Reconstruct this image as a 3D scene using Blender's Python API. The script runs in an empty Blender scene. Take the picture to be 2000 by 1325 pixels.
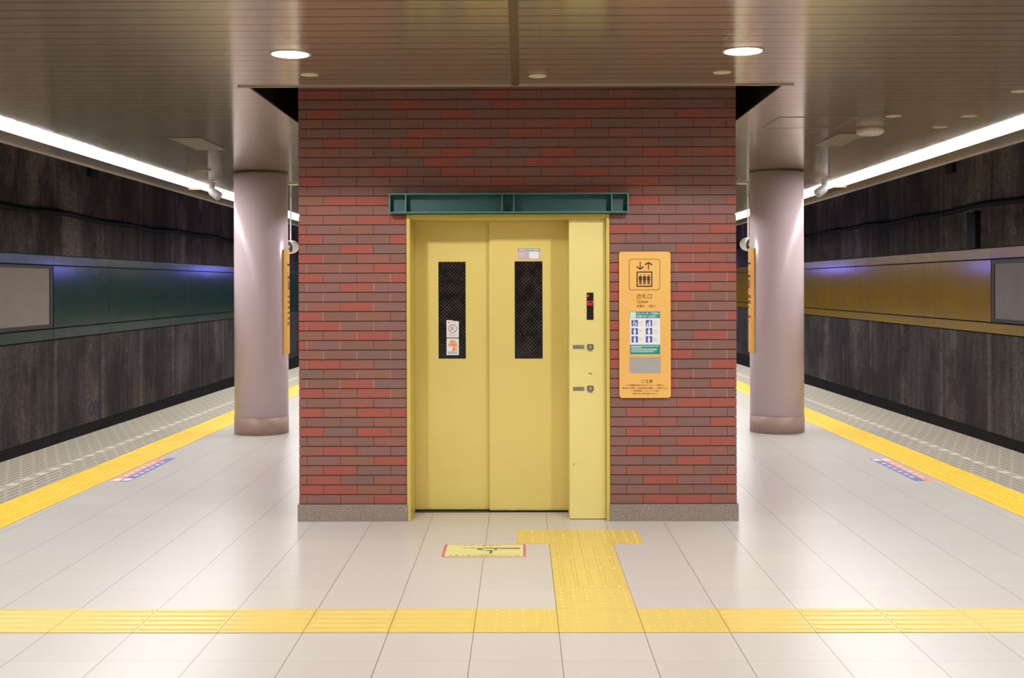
import bpy, math, random
from mathutils import Vector, Matrix
random.seed(7)
SC = bpy.context.scene
COL = SC.collection
PI = math.pi

# ------------------------------------------------------------ camera, world, exposure
CAM_H = 1.63
cam_data = bpy.data.cameras.new('camera')
cam_data.sensor_fit = 'HORIZONTAL'
cam_data.sensor_width = 36.0
cam_data.lens = 2267.6 / 2000 * 36.0
cam_data.shift_x = 0.0
cam_data.shift_y = -(662.5 - 556.0) / 2000
cam_data.clip_end = 300
cam = bpy.data.objects.new('camera', cam_data)
COL.objects.link(cam)
YAW, ROLL = 0.00752, 0.0028
cam.matrix_world = (Matrix.Translation((0, 0, CAM_H)) @ Matrix.Rotation(YAW, 4, 'Z')
                    @ Matrix.Rotation(PI / 2, 4, 'X') @ Matrix.Rotation(-ROLL, 4, 'Z'))
SC.camera = cam

world = bpy.data.worlds.new('world')
SC.world = world
world.use_nodes = True
world.node_tree.nodes['Background'].inputs[0].default_value = (0.9, 0.92, 1.0, 1)
world.node_tree.nodes['Background'].inputs[1].default_value = 0.0
SC.view_settings.view_transform = 'Standard'
SC.view_settings.look = 'None'
SC.view_settings.gamma = 1.0
SC.view_settings.exposure = 1.25
STRIP_EMIT = 8.0       # fluorescent strips
DOWN_EMIT = 9.0        # downlight lenses
DOWN_WATTS = 48.0      # light each recessed downlight throws down its cone
SC.cycles.max_bounces = 8
SC.cycles.diffuse_bounces = 5

# ------------------------------------------------------------ node helpers
class NT:
    def __init__(self, name):
        self.m = bpy.data.materials.new(name)
        self.m.use_nodes = True
        self.t = self.m.node_tree
        self.b = self.t.nodes['Principled BSDF']
        self.tc = None
    def n(self, kind, **kw):
        x = self.t.nodes.new(kind)
        for k, v in kw.items():
            setattr(x, k, v)
        return x
    def link(self, a, b):
        self.t.links.new(a, b)
    def setin(self, sock, v):
        if isinstance(v, bpy.types.NodeSocket):
            self.link(v, sock)
        elif isinstance(v, (tuple, list)) and len(v) == 3 and sock.type == 'RGBA':
            sock.default_value = (*v, 1)
        else:
            sock.default_value = v
    def obj(self):
        if self.tc is None:
            self.tc = self.n('ShaderNodeTexCoord')
        return self.tc.outputs['Object']
    def xyz(self):
        s = self.n('ShaderNodeSeparateXYZ')
        self.link(self.obj(), s.inputs[0])
        return s.outputs
    def comb(self, x=0.0, y=0.0, z=0.0):
        c = self.n('ShaderNodeCombineXYZ')
        for i, v in enumerate((x, y, z)):
            self.setin(c.inputs[i], v)
        return c.outputs[0]
    def math(self, op, a, b=0.0, c=0.0, clamp=False):
        x = self.n('ShaderNodeMath', operation=op)
        x.use_clamp = clamp
        for i, v in enumerate((a, b, c)):
            self.setin(x.inputs[i], v)
        return x.outputs[0]
    def scale(self, v):
        m = self.n('ShaderNodeMapping')
        self.link(self.obj(), m.inputs[0])
        m.inputs['Scale'].default_value = v
        return m.outputs[0]
    def noise(self, vec, scale=5.0, detail=3.0, rough=0.55):
        x = self.n('ShaderNodeTexNoise')
        self.link(vec, x.inputs['Vector'])
        x.inputs['Scale'].default_value = scale
        x.inputs['Detail'].default_value = detail
        x.inputs['Roughness'].default_value = rough
        return x.outputs[0]
    def ramp(self, fac, stops):
        r = self.n('ShaderNodeValToRGB')
        self.link(fac, r.inputs[0])
        e = r.color_ramp.elements
        while len(e) < len(stops):
            e.new(0.5)
        for k, (p, c) in enumerate(stops):
            e[k].position = p
            e[k].color = (*c, 1) if isinstance(c, (tuple, list)) else (c, c, c, 1)
        return r.outputs[0]
    def mix(self, fac, a, b, blend='MIX'):
        x = self.n('ShaderNodeMix', data_type='RGBA', blend_type=blend)
        self.setin(x.inputs[0], fac)
        self.setin(x.inputs[6], a)
        self.setin(x.inputs[7], b)
        return x.outputs[2]
    def bump(self, h, strength=0.2, dist=0.01):
        x = self.n('ShaderNodeBump')
        x.inputs['Strength'].default_value = strength
        x.inputs['Distance'].default_value = dist
        self.link(h, x.inputs['Height'])
        self.link(x.outputs[0], self.b.inputs['Normal'])
    def line(self, coord, period, offset, width):
        """1 on a line of the given width every period"""
        f = self.math('FRACT', self.math('DIVIDE', self.math('SUBTRACT', coord, offset - period / 2), period))
        d = self.math('ABSOLUTE', self.math('SUBTRACT', f, 0.5))
        return self.math('LESS_THAN', d, width / 2 / period)
    def set(self, color=None, rough=None, metal=None, spec=None, coat=None):
        if color is not None:
            self.setin(self.b.inputs['Base Color'], color)
        if rough is not None:
            self.setin(self.b.inputs['Roughness'], rough)
        if metal is not None:
            self.setin(self.b.inputs['Metallic'], metal)
        if spec is not None:
            self.setin(self.b.inputs['Specular IOR Level'], spec)
        if coat is not None:
            self.setin(self.b.inputs['Coat Weight'], coat)
            self.b.inputs['Coat Roughness'].default_value = 0.08
        return self.m

def plain(name, color, rough=0.5, metal=0.0, spec=0.5, var=0.06, nscale=14.0, coat=None):
    k = NT(name)
    nz = k.noise(k.obj(), nscale, 4)
    c = k.mix(nz, [x * (1 - var) for x in color], [min(1, x * (1 + var)) for x in color])
    return k.set(c, rough, metal, spec, coat)

def emit(name, color, strength):
    k = NT(name)
    k.set((0.8, 0.8, 0.8), 0.4)
    k.b.inputs['Emission Color'].default_value = (*color, 1)
    k.b.inputs['Emission Strength'].default_value = strength
    return k.m

# ------------------------------------------------------------ materials
M = {}
TX, TY, T = 0.1747, 5.026, 0.4
k = NT('terrazzo_floor')
x, y, z = k.xyz()
lx = k.line(x, T, TX, 0.0036)
ly = k.line(y, T, TY, 0.0022)
cell = k.comb(k.math('FLOOR', k.math('DIVIDE', k.math('SUBTRACT', x, TX), T)),
              k.math('FLOOR', k.math('DIVIDE', k.math('SUBTRACT', y, TY), T)), 0.0)
wn = k.n('ShaderNodeTexWhiteNoise'); k.link(cell, wn.inputs['Vector'])
base = k.mix(wn.outputs[0], (0.575, 0.552, 0.520), (0.600, 0.577, 0.543))
sp = k.noise(k.obj(), 240, 2)
base = k.mix(k.ramp(sp, [(0.30, 0.45), (0.48, 0.0)]), base, (0.46, 0.41, 0.37))
base = k.mix(k.math('MULTIPLY', ly, 0.6), base, (0.16, 0.14, 0.12))
base = k.mix(k.math('MULTIPLY', lx, 0.8), base, (0.10, 0.08, 0.07))
M['floor'] = k.set(base, 0.30, 0.0, 0.38)
k.bump(k.noise(k.obj(), 2.2, 2), 0.03, 0.02)

k = NT('platform_edge_tiles')
x, y, z = k.xyz()
ax = k.math('ABSOLUTE', x)
row = k.math('FLOOR', k.math('DIVIDE', ax, 0.058))
par = k.math('MULTIPLY', k.math('MODULO', row, 2.0), 0.135)
slotx = k.line(ax, 0.058, 0.029, 0.016)
sloty = k.math('SUBTRACT', 1.0, k.line(k.math('ADD', y, par), 0.27, 0.0, 0.06))
slot = k.math('MULTIPLY', slotx, sloty)
base = k.mix(k.noise(k.obj(), 40, 4), (0.36, 0.33, 0.26), (0.43, 0.395, 0.315))
gap = k.math('MULTIPLY', slot, k.math('SUBTRACT', 1.0, k.math('LESS_THAN', k.math('ABSOLUTE', k.math('SUBTRACT', ax, k.math('SUBTRACT', 4.37, k.math('MULTIPLY', y, 0.0205)))), 0.05)))
base = k.mix(k.math('MULTIPLY', gap, 0.85), base, (0.13, 0.105, 0.10))
wl = k.math('MULTIPLY', k.math('LESS_THAN', k.math('ABSOLUTE', k.math('SUBTRACT', ax, k.math('SUBTRACT', 4.37, k.math('MULTIPLY', y, 0.0205)))), 0.036),
            k.line(y, 0.27, 0.05, 0.12))
base = k.mix(wl, base, (0.60, 0.59, 0.56))
M['edge'] = k.set(base, 0.5)
k.bump(k.math('SUBTRACT', 1.0, gap), 0.5, 0.004)

M['tactile'] = plain('yellow_tactile_tile', (0.735, 0.56, 0.145), 0.33, var=0.05, nscale=6)
M['tactile_edge'] = plain('yellow_edge_strip', (0.86, 0.58, 0.045), 0.4, var=0.05, nscale=3)

k = NT('metal_ceiling')
x, y, z = k.xyz()
ln = k.line(y, 0.149, 5.213, 0.011)
tint = k.noise(k.scale((0.25, 0.5, 1)), 1.5, 3)
base = k.mix(tint, (0.47, 0.395, 0.285), (0.51, 0.425, 0.31))
base = k.mix(ln, base, (0.07, 0.045, 0.03))
sv = k.comb(k.math('MULTIPLY', x, 0.15), k.math('MULTIPLY', y, 150.0), 0.0)
streak = k.noise(sv, 1.0, 3, 0.6)
M['ceiling'] = k.set(base, 0.13, 0.6, 0.5)
k.bump(streak, 0.55, 0.0012)

k = NT('tunnel_concrete')
x, y, z = k.xyz()
wob = k.noise(k.obj(), 0.8, 4)
yw_ = k.math('ADD', y, k.math('MULTIPLY', wob, 0.5))
n1 = k.noise(k.comb(0.0, k.math('MULTIPLY', yw_, 0.55), k.math('MULTIPLY', z, 0.16)), 1.0, 8, 0.68)
n2 = k.noise(k.obj(), 0.7, 8, 0.65)
n3 = k.noise(k.obj(), 16, 5, 0.75)
fine = k.noise(k.comb(0.0, k.math('MULTIPLY', yw_, 5.0), k.math('MULTIPLY', z, 0.5)), 1.0, 5, 0.6)
c = k.ramp(n1, [(0.36, (0.035, 0.026, 0.022)), (0.46, (0.095, 0.076, 0.067)), (0.54, (0.155, 0.127, 0.115)), (0.64, (0.34, 0.275, 0.235))])
c = k.mix(k.ramp(n2, [(0.42, 0.85), (0.53, 0.0)]), c, (0.050, 0.040, 0.037))
c = k.mix(k.ramp(fine, [(0.54, 0.0), (0.68, 0.38)]), c, (0.27, 0.21, 0.17))
c = k.mix(k.ramp(fine, [(0.32, 0.6), (0.43, 0.0)]), c, (0.028, 0.021, 0.018))
c = k.mix(k.ramp(k.noise(k.comb(0.0, k.math('MULTIPLY', yw_, 1.7), k.math('MULTIPLY', z, 0.22)), 1.3, 4, 0.6), [(0.56, 0.0), (0.68, 0.7)]), c, (0.19, 0.095, 0.05))
joint = k.line(y, 2.3, 2.0, 0.16)
c = k.mix(k.math('MULTIPLY', joint, k.ramp(n2, [(0.40, 0.05), (0.58, 0.6)])), c, (0.33, 0.265, 0.21))
c = k.mix(k.ramp(n3, [(0.38, 0.6), (0.58, 0.0)]), c, (0.032, 0.026, 0.024))
c = k.mix(0.14, c, (0.02, 0.016, 0.016))
M['concrete'] = k.set(c, 0.75, 0, 0.3)
k.bump(n3, 0.5, 0.03)
M['dark'] = plain('dark_concrete', (0.020, 0.017, 0.017), 0.85, spec=0.2, var=0.5, nscale=5)
M['void'] = plain('dark_shaft_lining', (0.012, 0.011, 0.011), 0.9, spec=0.1)
M['ballast'] = plain('track_ballast', (0.03, 0.026, 0.024), 0.9, spec=0.2, var=0.6, nscale=25)

def panel_mat(name, a, b, streak):
    k = NT(name)
    x, y, z = k.xyz()
    n1 = k.noise(k.comb(0.0, k.math('MULTIPLY', y, 1.3), k.math('MULTIPLY', z, 0.2)), 1.0, 5, 0.6)
    c = k.mix(n1, a, b)
    c = k.mix(k.ramp(k.noise(k.obj(), 1.4, 5), [(0.45, 0.0), (0.75, 0.7)]), c, streak)
    m = k.set(c, 0.17, 0.0, 0.25)
    k.bump(k.noise(k.obj(), 0.9, 2), 0.12, 0.03)
    return m
M['green_panel'] = panel_mat('green_enamel_panel', (0.014, 0.060, 0.045), (0.026, 0.082, 0.066), (0.06, 0.066, 0.06))
M['yellow_panel'] = panel_mat('yellow_enamel_panel', (0.33, 0.19, 0.012), (0.44, 0.265, 0.022), (0.29, 0.175, 0.055))
M['board'] = plain('blank_board', (0.40, 0.33, 0.27), 0.6, var=0.12, nscale=3)
M['board_dark'] = plain('blank_board_grey', (0.30, 0.25, 0.225), 0.6, var=0.2, nscale=2.5)
M['board_frame'] = plain('board_frame_metal', (0.06, 0.045, 0.04), 0.5)
M['cable'] = plain('black_cable', (0.012, 0.010, 0.010), 0.7)

def brick_mat(name, c):
    k = NT(name)
    nz = k.noise(k.obj(), 90, 5, 0.7)
    big = k.noise(k.obj(), 9, 3)
    col = k.mix(nz, [v * 0.72 for v in c], [v * 1.25 for v in c])
    col = k.mix(k.math('MULTIPLY', big, 0.35), col, (0.19, 0.13, 0.11))
    m = k.set(col, 0.75, 0, 0.3)
    k.bump(nz, 0.35, 0.004)
    return m
BR = [brick_mat('red_brick', (0.375, 0.092, 0.066)), brick_mat('mauve_brick', (0.265, 0.123, 0.108)), brick_mat('brown_brick', (0.25, 0.115, 0.090)),
      brick_mat('dull_red_brick', (0.305, 0.112, 0.086)), brick_mat('grey_brown_brick', (0.23, 0.122, 0.103)), brick_mat('orange_brown_brick', (0.29, 0.122, 0.080))]
M['mortar'] = plain('mortar', (0.12, 0.075, 0.065), 0.9, spec=0.1)

k = NT('granite_plinth')
n1 = k.noise(k.obj(), 130, 3)
c = k.ramp(n1, [(0.32, (0.20, 0.155, 0.13)), (0.55, (0.29, 0.235, 0.205)), (0.72, (0.42, 0.36, 0.32))])
M['granite'] = k.set(c, 0.45)

k = NT('yellow_door_paint')
x, y, z = k.xyz()
grime = k.math('MULTIPLY', k.ramp(z, [(0.0, 0.75), (0.035, 0.0)]), k.ramp(k.noise(k.obj(), 30, 4), [(0.35, 0.1), (0.65, 1.0)]))
c = k.mix(k.noise(k.obj(), 2.0, 3), (0.72, 0.585, 0.175), (0.75, 0.61, 0.185))
M['door'] = k.set(k.mix(grime, c, (0.12, 0.09, 0.03)), 0.42, 0, 0.4)
M['frame'] = plain('yellow_frame_paint', (0.64, 0.50, 0.11), 0.32, var=0.02, nscale=5)
M['panel'] = plain('yellow_control_panel_paint', (0.78, 0.68, 0.25), 0.38, var=0.03, nscale=5)
M['seam'] = plain('dark_rubber_seam', (0.02, 0.016, 0.012), 0.7)
M['sill'] = plain('door_sill_metal', (0.06, 0.05, 0.05), 0.4, 0.6)

k = NT('wired_dark_glass')
x, y, z = k.xyz()
a = k.math('ADD', x, z); b = k.math('SUBTRACT', x, z)
w = k.math('MAXIMUM', k.line(a, 0.026, 0.0, 0.0026), k.line(b, 0.026, 0.0, 0.0026))
br = k.ramp(k.noise(k.obj(), 14, 3), [(0.35, 0.1), (0.7, 1.0)])
c = k.mix(k.math('MULTIPLY', w, br), (0.010, 0.008, 0.008), (0.15, 0.14, 0.15))
M['glass'] = k.set(c, 0.10, 0, 0.5)

M['beam'] = plain('green_painted_steel', (0.022, 0.105, 0.105), 0.45, var=0.15, nscale=30)
M['beam_edge'] = plain('green_painted_steel_edge', (0.05, 0.19, 0.165), 0.4, var=0.1)
M['sign'] = plain('orange_yellow_sign', (0.84, 0.48, 0.125), 0.35, var=0.03, nscale=5)
M['sign_col'] = plain('orange_column_sign', (0.86, 0.45, 0.10), 0.4, var=0.04)
M['ink'] = plain('dark_brown_ink', (0.05, 0.02, 0.012), 0.5)
M['ink_line'] = plain('brown_ink', (0.22, 0.09, 0.025), 0.5)
M['white'] = plain('white_print', (0.82, 0.82, 0.84), 0.4, var=0.02)
M['teal'] = plain('teal_print', (0.012, 0.26, 0.235), 0.4)
M['pale_teal'] = plain('pale_teal_print', (0.62, 0.78, 0.78), 0.4)
M['blue'] = plain('blue_print', (0.045, 0.10, 0.42), 0.4)
M['grey_ink'] = plain('grey_print', (0.50, 0.48, 0.55), 0.5)
M['steel'] = plain('brushed_steel', (0.62, 0.60, 0.60), 0.30, 0.85, var=0.08, nscale=60)
M['black'] = plain('black_display', (0.010, 0.008, 0.008), 0.25)
M['button'] = plain('dark_button', (0.07, 0.06, 0.055), 0.4)
M['plate'] = plain('grey_label_plate', (0.34, 0.29, 0.23), 0.4, 0.3)
M['led'] = emit('red_led', (1.0, 0.01, 0.02), 0.9)
M['led'].node_tree.nodes['Principled BSDF'].inputs['Base Color'].default_value = (0.05, 0.0, 0.0, 1)
M['rust'] = plain('rust_mark', (0.42, 0.27, 0.04), 0.7)
M['red_ink'] = plain('red_print', (0.55, 0.03, 0.04), 0.5)
M['orange_ink'] = plain('orange_print', (0.80, 0.22, 0.06), 0.5)
M['pale_orange'] = plain('pale_orange_print', (0.84, 0.52, 0.34), 0.5)
M['pink_border'] = plain('pink_border', (0.60, 0.16, 0.24), 0.4)
M['lime'] = plain('pale_lime_sticker', (0.74, 0.72, 0.32), 0.35, var=0.03)
M['lime_ink'] = plain('dark_olive_ink', (0.09, 0.08, 0.02), 0.5)
M['rose_ink'] = plain('rose_ink', (0.45, 0.22, 0.12), 0.5)
M['violet'] = plain('violet_blue_sticker', (0.17, 0.18, 0.52), 0.4)
M['salmon'] = plain('salmon_sticker', (0.80, 0.36, 0.25), 0.4)
M['pale_blue'] = plain('pale_blue_print', (0.10, 0.33, 0.46), 0.4)
M['lilac'] = plain('lilac_print', (0.52, 0.47, 0.64), 0.4)
M['column'] = plain('glossy_pink_enamel', (0.645, 0.515, 0.55), 0.28, 0, 0.27, var=0.03, nscale=2)
M['band'] = plain('brown_base_band', (0.40, 0.27, 0.23), 0.42, var=0.1, nscale=12)
M['ring'] = plain('downlight_ring', (0.62, 0.58, 0.50), 0.35)
M['lamp'] = emit('fluorescent_diffuser', (1.0, 0.970, 0.945), STRIP_EMIT)
M['downlamp'] = emit('downlight_lens', (1.0, 0.90, 0.78), DOWN_EMIT)
M['cap'] = plain('cream_plastic', (0.62, 0.54, 0.40), 0.5)
M['pale_plastic'] = plain('pale_plastic', (0.70, 0.65, 0.58), 0.45)
M['hatch'] = plain('hatch_panel', (0.33, 0.30, 0.20), 0.35, 0.3)
M['trim'] = plain('pale_metal_trim', (0.45, 0.39, 0.31), 0.35, 0.5)
M['dark_trim'] = plain('brown_ceiling_seam', (0.10, 0.06, 0.035), 0.5)
M['grey_plastic'] = plain('grey_housing', (0.36, 0.34, 0.35), 0.45)
M['white_plastic'] = plain('white_housing', (0.74, 0.73, 0.68), 0.4)
M['grille'] = plain('dark_speaker_grille', (0.045, 0.042, 0.04), 0.45)

# ------------------------------------------------------------ mesh builder
class MB:
    def __init__(self):
        self.v, self.f, self.mi, self.sm = [], [], [], []
    def add(self, vs, fs, mi=0, smooth=False):
        o = len(self.v)
        self.v += [tuple(p) for p in vs]
        for f in fs:
            self.f.append([i + o for i in f]); self.mi.append(mi); self.sm.append(smooth)
        return self
    def box(self, x0, x1, y0, y1, z0, z1, mi=0):
        vs = [(x, y, z) for z in (z0, z1) for y in (y0, y1) for x in (x0, x1)]
        return self.add(vs, [(0, 2, 3, 1), (4, 5, 7, 6), (0, 1, 5, 4), (2, 6, 7, 3), (0, 4, 6, 2), (1, 3, 7, 5)], mi)
    def prism(self, pts, depth, frame, mi=0):
        """2-D outline pts (counter-clockwise) extruded by depth along frame normal; frame = (origin, u, v)"""
        o, u, v = [Vector(a) for a in frame]
        n = u.cross(v).normalized()
        N = len(pts)
        a = [o + u * p[0] + v * p[1] for p in pts]
        b = [p + n * depth for p in a]
        fs = [tuple(reversed(range(N))), tuple(range(N, 2 * N))]
        fs += [(i, (i + 1) % N, N + (i + 1) % N, N + i) for i in range(N)]
        return self.add(a + b, fs, mi)
    def ring(self, outer, inner, depth, frame, mi=0):
        o, u, v = [Vector(a) for a in frame]
        n = u.cross(v).normalized()
        N = len(outer)
        P = lambda p, d: o + u * p[0] + v * p[1] + n * d
        vs = [P(p, 0) for p in outer] + [P(p, 0) for p in inner] + [P(p, depth) for p in outer] + [P(p, depth) for p in inner]
        fs = []
        for i in range(N):
            j = (i + 1) % N
            fs += [(2 * N + i, 2 * N + j, 3 * N + j, 3 * N + i), (i, N + i, N + j, j), (i, j, 2 * N + j, 2 * N + i), (N + i, 3 * N + i, 3 * N + j, N + j)]
        return self.add(vs, fs, mi)
    def lathe(self, prof, base, axis=(0, 0, 1), seg=40, mi=0, smooth=True):
        """prof = [(radius, height)...] turned about axis at base"""
        ax = Vector(axis).normalized()
        t = Vector((1, 0, 0)) if abs(ax.x) < 0.9 else Vector((0, 1, 0))
        u = ax.cross(t).normalized(); w = ax.cross(u)
        b = Vector(base)
        vs = [b + ax * h + (u * math.cos(2 * PI * i / seg) + w * math.sin(2 * PI * i / seg)) * r for r, h in prof for i in range(seg)]
        fs = []
        for j in range(len(prof) - 1):
            for i in range(seg):
                q = (i + 1) % seg
                fs.append((j * seg + i, j * seg + q, (j + 1) * seg + q, (j + 1) * seg + i))
        self.add(vs, fs, mi, smooth)
        o = len(self.v) - len(vs)
        self.f.append([o + i for i in reversed(range(seg))]); self.mi.append(mi); self.sm.append(False)
        self.f.append([o + (len(prof) - 1) * seg + i for i in range(seg)]); self.mi.append(mi); self.sm.append(False)
        return self
    def tube(self, pts, r, seg=16, mi=0):
        """round bar through pts"""
        P = [Vector(p) for p in pts]
        vs, fs = [], []
        for i, p in enumerate(P):
            d = (P[min(i + 1, len(P) - 1)] - P[max(i - 1, 0)]).normalized()
            t = Vector((0, 0, 1)) if abs(d.z) < 0.9 else Vector((0, 1, 0))
            u = d.cross(t).normalized(); w = d.cross(u)
            vs += [p + (u * math.cos(2 * PI * k / seg) + w * math.sin(2 * PI * k / seg)) * r for k in range(seg)]
        for i in range(len(P) - 1):
            for k in range(seg):
                q = (k + 1) % seg
                fs.append((i * seg + k, i * seg + q, (i + 1) * seg + q, (i + 1) * seg + k))
        self.add(vs, fs, mi, True)
        o = len(self.v) - len(vs)
        self.f.append([o + i for i in range(seg)]); self.mi.append(mi); self.sm.append(False)
        self.f.append([o + (len(P) - 1) * seg + i for i in reversed(range(seg))]); self.mi.append(mi); self.sm.append(False)
        return self
    def build(self, name, mats, parent=None, bevel=0.0, kind=None):
        me = bpy.data.meshes.new(name)
        me.from_pydata(self.v, [], self.f)
        for m in (mats if isinstance(mats, (list, tuple)) else [mats]):
            me.materials.append(m)
        me.polygons.foreach_set('material_index', self.mi)
        me.polygons.foreach_set('use_smooth', self.sm)
        me.update()
        o = bpy.data.objects.new(name, me)
        COL.objects.link(o)
        if parent is not None:
            o.parent = parent
            o.matrix_parent_inverse = Matrix.Translation(-parent.location)
        if bevel:
            b = o.modifiers.new('bevel', 'BEVEL'); b.width = bevel; b.segments = 2; b.limit_method = 'ANGLE'
        if kind:
            o['kind'] = kind
        return o

def thing(name, label, cat, loc=(0, 0, 0), group=None):
    o = bpy.data.objects.new(name, None)
    o.empty_display_size = 0.1
    o.location = loc
    COL.objects.link(o)
    return tag(o, label, cat, group)

def tag(o, label, cat, group=None):
    o['label'] = label; o['category'] = cat
    if group:
        o['group'] = group
    return o

def rrect(x0, x1, z0, z1, r, seg=5):
    pts = []
    for cx, cz, a0 in ((x1 - r, z0 + r, -90), (x1 - r, z1 - r, 0), (x0 + r, z1 - r, 90), (x0 + r, z0 + r, 180)):
        for i in range(seg + 1):
            a = math.radians(a0 + 90 * i / seg)
            pts.append((cx + r * math.cos(a), cz + r * math.sin(a)))
    return pts

def circle(cx, cz, r, seg=28):
    return [(cx + r * math.cos(2 * PI * i / seg), cz + r * math.sin(2 * PI * i / seg)) for i in range(seg)]

def wall_frame(y):            # drawing frame on a surface that faces the camera (u = +X, v = +Z, normal = -Y)
    return ((0, y, 0), (1, 0, 0), (0, 0, 1))

def text(name, body, size, mat, parent, loc, rot=(PI / 2, 0, 0), width=None, align='LEFT', bold=0.0, spacing=1.0):
    cu = bpy.data.curves.new(name, 'FONT')
    cu.body = body
    cu.size = size
    cu.align_x = align
    cu.resolution_u = 3
    cu.offset = bold
    cu.extrude = 0.0002
    cu.space_character = spacing
    tmp = bpy.data.objects.new(name, cu)
    COL.objects.link(tmp)
    dg = bpy.context.evaluated_depsgraph_get()
    me = bpy.data.meshes.new_from_object(tmp.evaluated_get(dg))
    bpy.data.objects.remove(tmp); bpy.data.curves.remove(cu)
    me.materials.clear(); me.materials.append(mat)
    s = Matrix.Identity(4)
    if width and len(me.vertices):
        xs = [v.co.x for v in me.vertices]
        s = Matrix.Diagonal((width / (max(xs) - min(xs)), 1, 1, 1))
    me.transform(Matrix.Translation(loc) @ Matrix.Rotation(rot[2], 4, 'Z') @ Matrix.Rotation(rot[0], 4, 'X') @ s)
    o = bpy.data.objects.new(name, me)
    COL.objects.link(o)
    if parent is not None:
        o.parent = parent
        o.matrix_parent_inverse = Matrix.Translation(-parent.location)
    return o

# ------------------------------------------------------------ big structure
Y0, Y1 = -14.0, 62.0
inner = lambda y: 3.49 - 0.0195 * (min(y, 45) - 8)
outer = lambda y: 3.88 - 0.0215 * (min(y, 45) - 8.7)
def edge(y):
    if y < 18.2: return 4.80 - 0.0205 * (y - 11)
    if y < 24: return 4.652 - 0.045 * (y - 18.2)
    return max(3.75, 4.391 - 0.02 * (y - 24))
YS = [-14, -5, 0, 5, 8, 11, 14, 16, 18.2, 20, 22, 24, 30, 45, 62]

def ribbon(xa, xb, z0, z1, ys=YS):
    """slab between two x(y) curves with a rectangular section"""
    m = MB()
    vs = []
    for yy in ys:
        a, b = xa(yy), xb(yy)
        vs += [(a, yy, z0), (b, yy, z0), (b, yy, z1), (a, yy, z1)]
    n = len(ys)
    fs = [(0, 1, 2, 3), tuple(4 * (n - 1) + i for i in (3, 2, 1, 0))]
    for i in range(n - 1):
        for q in range(4):
            w = (q + 1) % 4
            fs.append((4 * i + q, 4 * (i + 1) + q, 4 * (i + 1) + w, 4 * i + w))
    return m.add(vs, fs)

ribbon(lambda y: -inner(y), lambda y: inner(y), -0.25, 0.0).build('floor', M['floor'], kind='structure')
for s in (-1, 1):
    m = ribbon(lambda y: min(s * outer(y), s * edge(y)), lambda y: max(s * outer(y), s * edge(y)), -0.25, 0.0)
    m.build('platform_edge', M['edge'], kind='structure')
    m = ribbon(lambda y: min(s * (inner(y) - 0.4), s * (edge(y) - 0.06)), lambda y: max(s * (inner(y) - 0.4), s * (edge(y) - 0.06)), -1.4, -0.252)
    m.build('platform_side', M['dark'], kind='structure')
W = 8.2
m = MB(); m.box(-W - 0.3, W + 0.3, Y0, Y1, -1.7, -1.4); m.build('track_bed', M['ballast'], kind='structure')
m = MB(); m.box(-W - 0.3, W + 0.3, Y0, Y1, 5.2, 5.5); m.build('tunnel_roof', M['dark'], kind='structure')
wl = MB().box(-W - 0.3, -W, Y0, Y1, -1.4, 5.2).build('wall_left', M['concrete'], kind='structure')
wr = MB().box(W, W + 0.3, Y0, Y1, -1.4, 5.2).build('wall_right', M['concrete'], kind='structure')
MB().box(-W - 0.3, W + 0.3, Y1, Y1 + 0.3, -1.4, 5.2).build('wall_back', M['dark'], kind='structure')
MB().box(-W - 0.3, W + 0.3, Y0 - 0.3, Y0, -1.4, 5.2).build('wall_front', M['concrete'], kind='structure')
for s, nm in ((-1, 'baseboard_left'), (1, 'baseboard_right')):
    a, b = sorted((s * W, s * (W - 0.12)))
    MB().box(a, b, Y0, Y1, -1.4, -0.97).build(nm, M['dark'], kind='structure')

# ceiling with the opening round the brick tower
ZC = 2.871
HX0, HX1, HY0, HY1 = -1.702, 1.641, 7.235, 11.3
def cl(y): return -4.43 - 0.0145 * (max(min(y, 24), 0) - 9.9)
def cr(y): return 4.345 + 0.0135 * (max(min(y, 24), 0) - 10)
m = MB()
cys = [-14, 0, 4, HY0, 9, HY1, 16, 24, 62]
for i in range(len(cys) - 1):
    a, b = cys[i], cys[i + 1]
    spans = [(cl, cr)]
    if HY0 <= a < HY1:
        spans = [(cl, lambda y: HX0), (lambda y: HX1, cr)]
    for l, r in spans:
        vs = [(l(a), a, ZC), (r(a), a, ZC), (r(b), b, ZC), (l(b), b, ZC)]
        vs += [(p[0], p[1], ZC + 0.012) for p in vs]
        m.add(vs, [(0, 3, 2, 1), (4, 5, 6, 7), (0, 1, 5, 4), (1, 2, 6, 5), (2, 3, 7, 6), (3, 0, 4, 7)])
m.build('ceiling', M['ceiling'], kind='structure')
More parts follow.
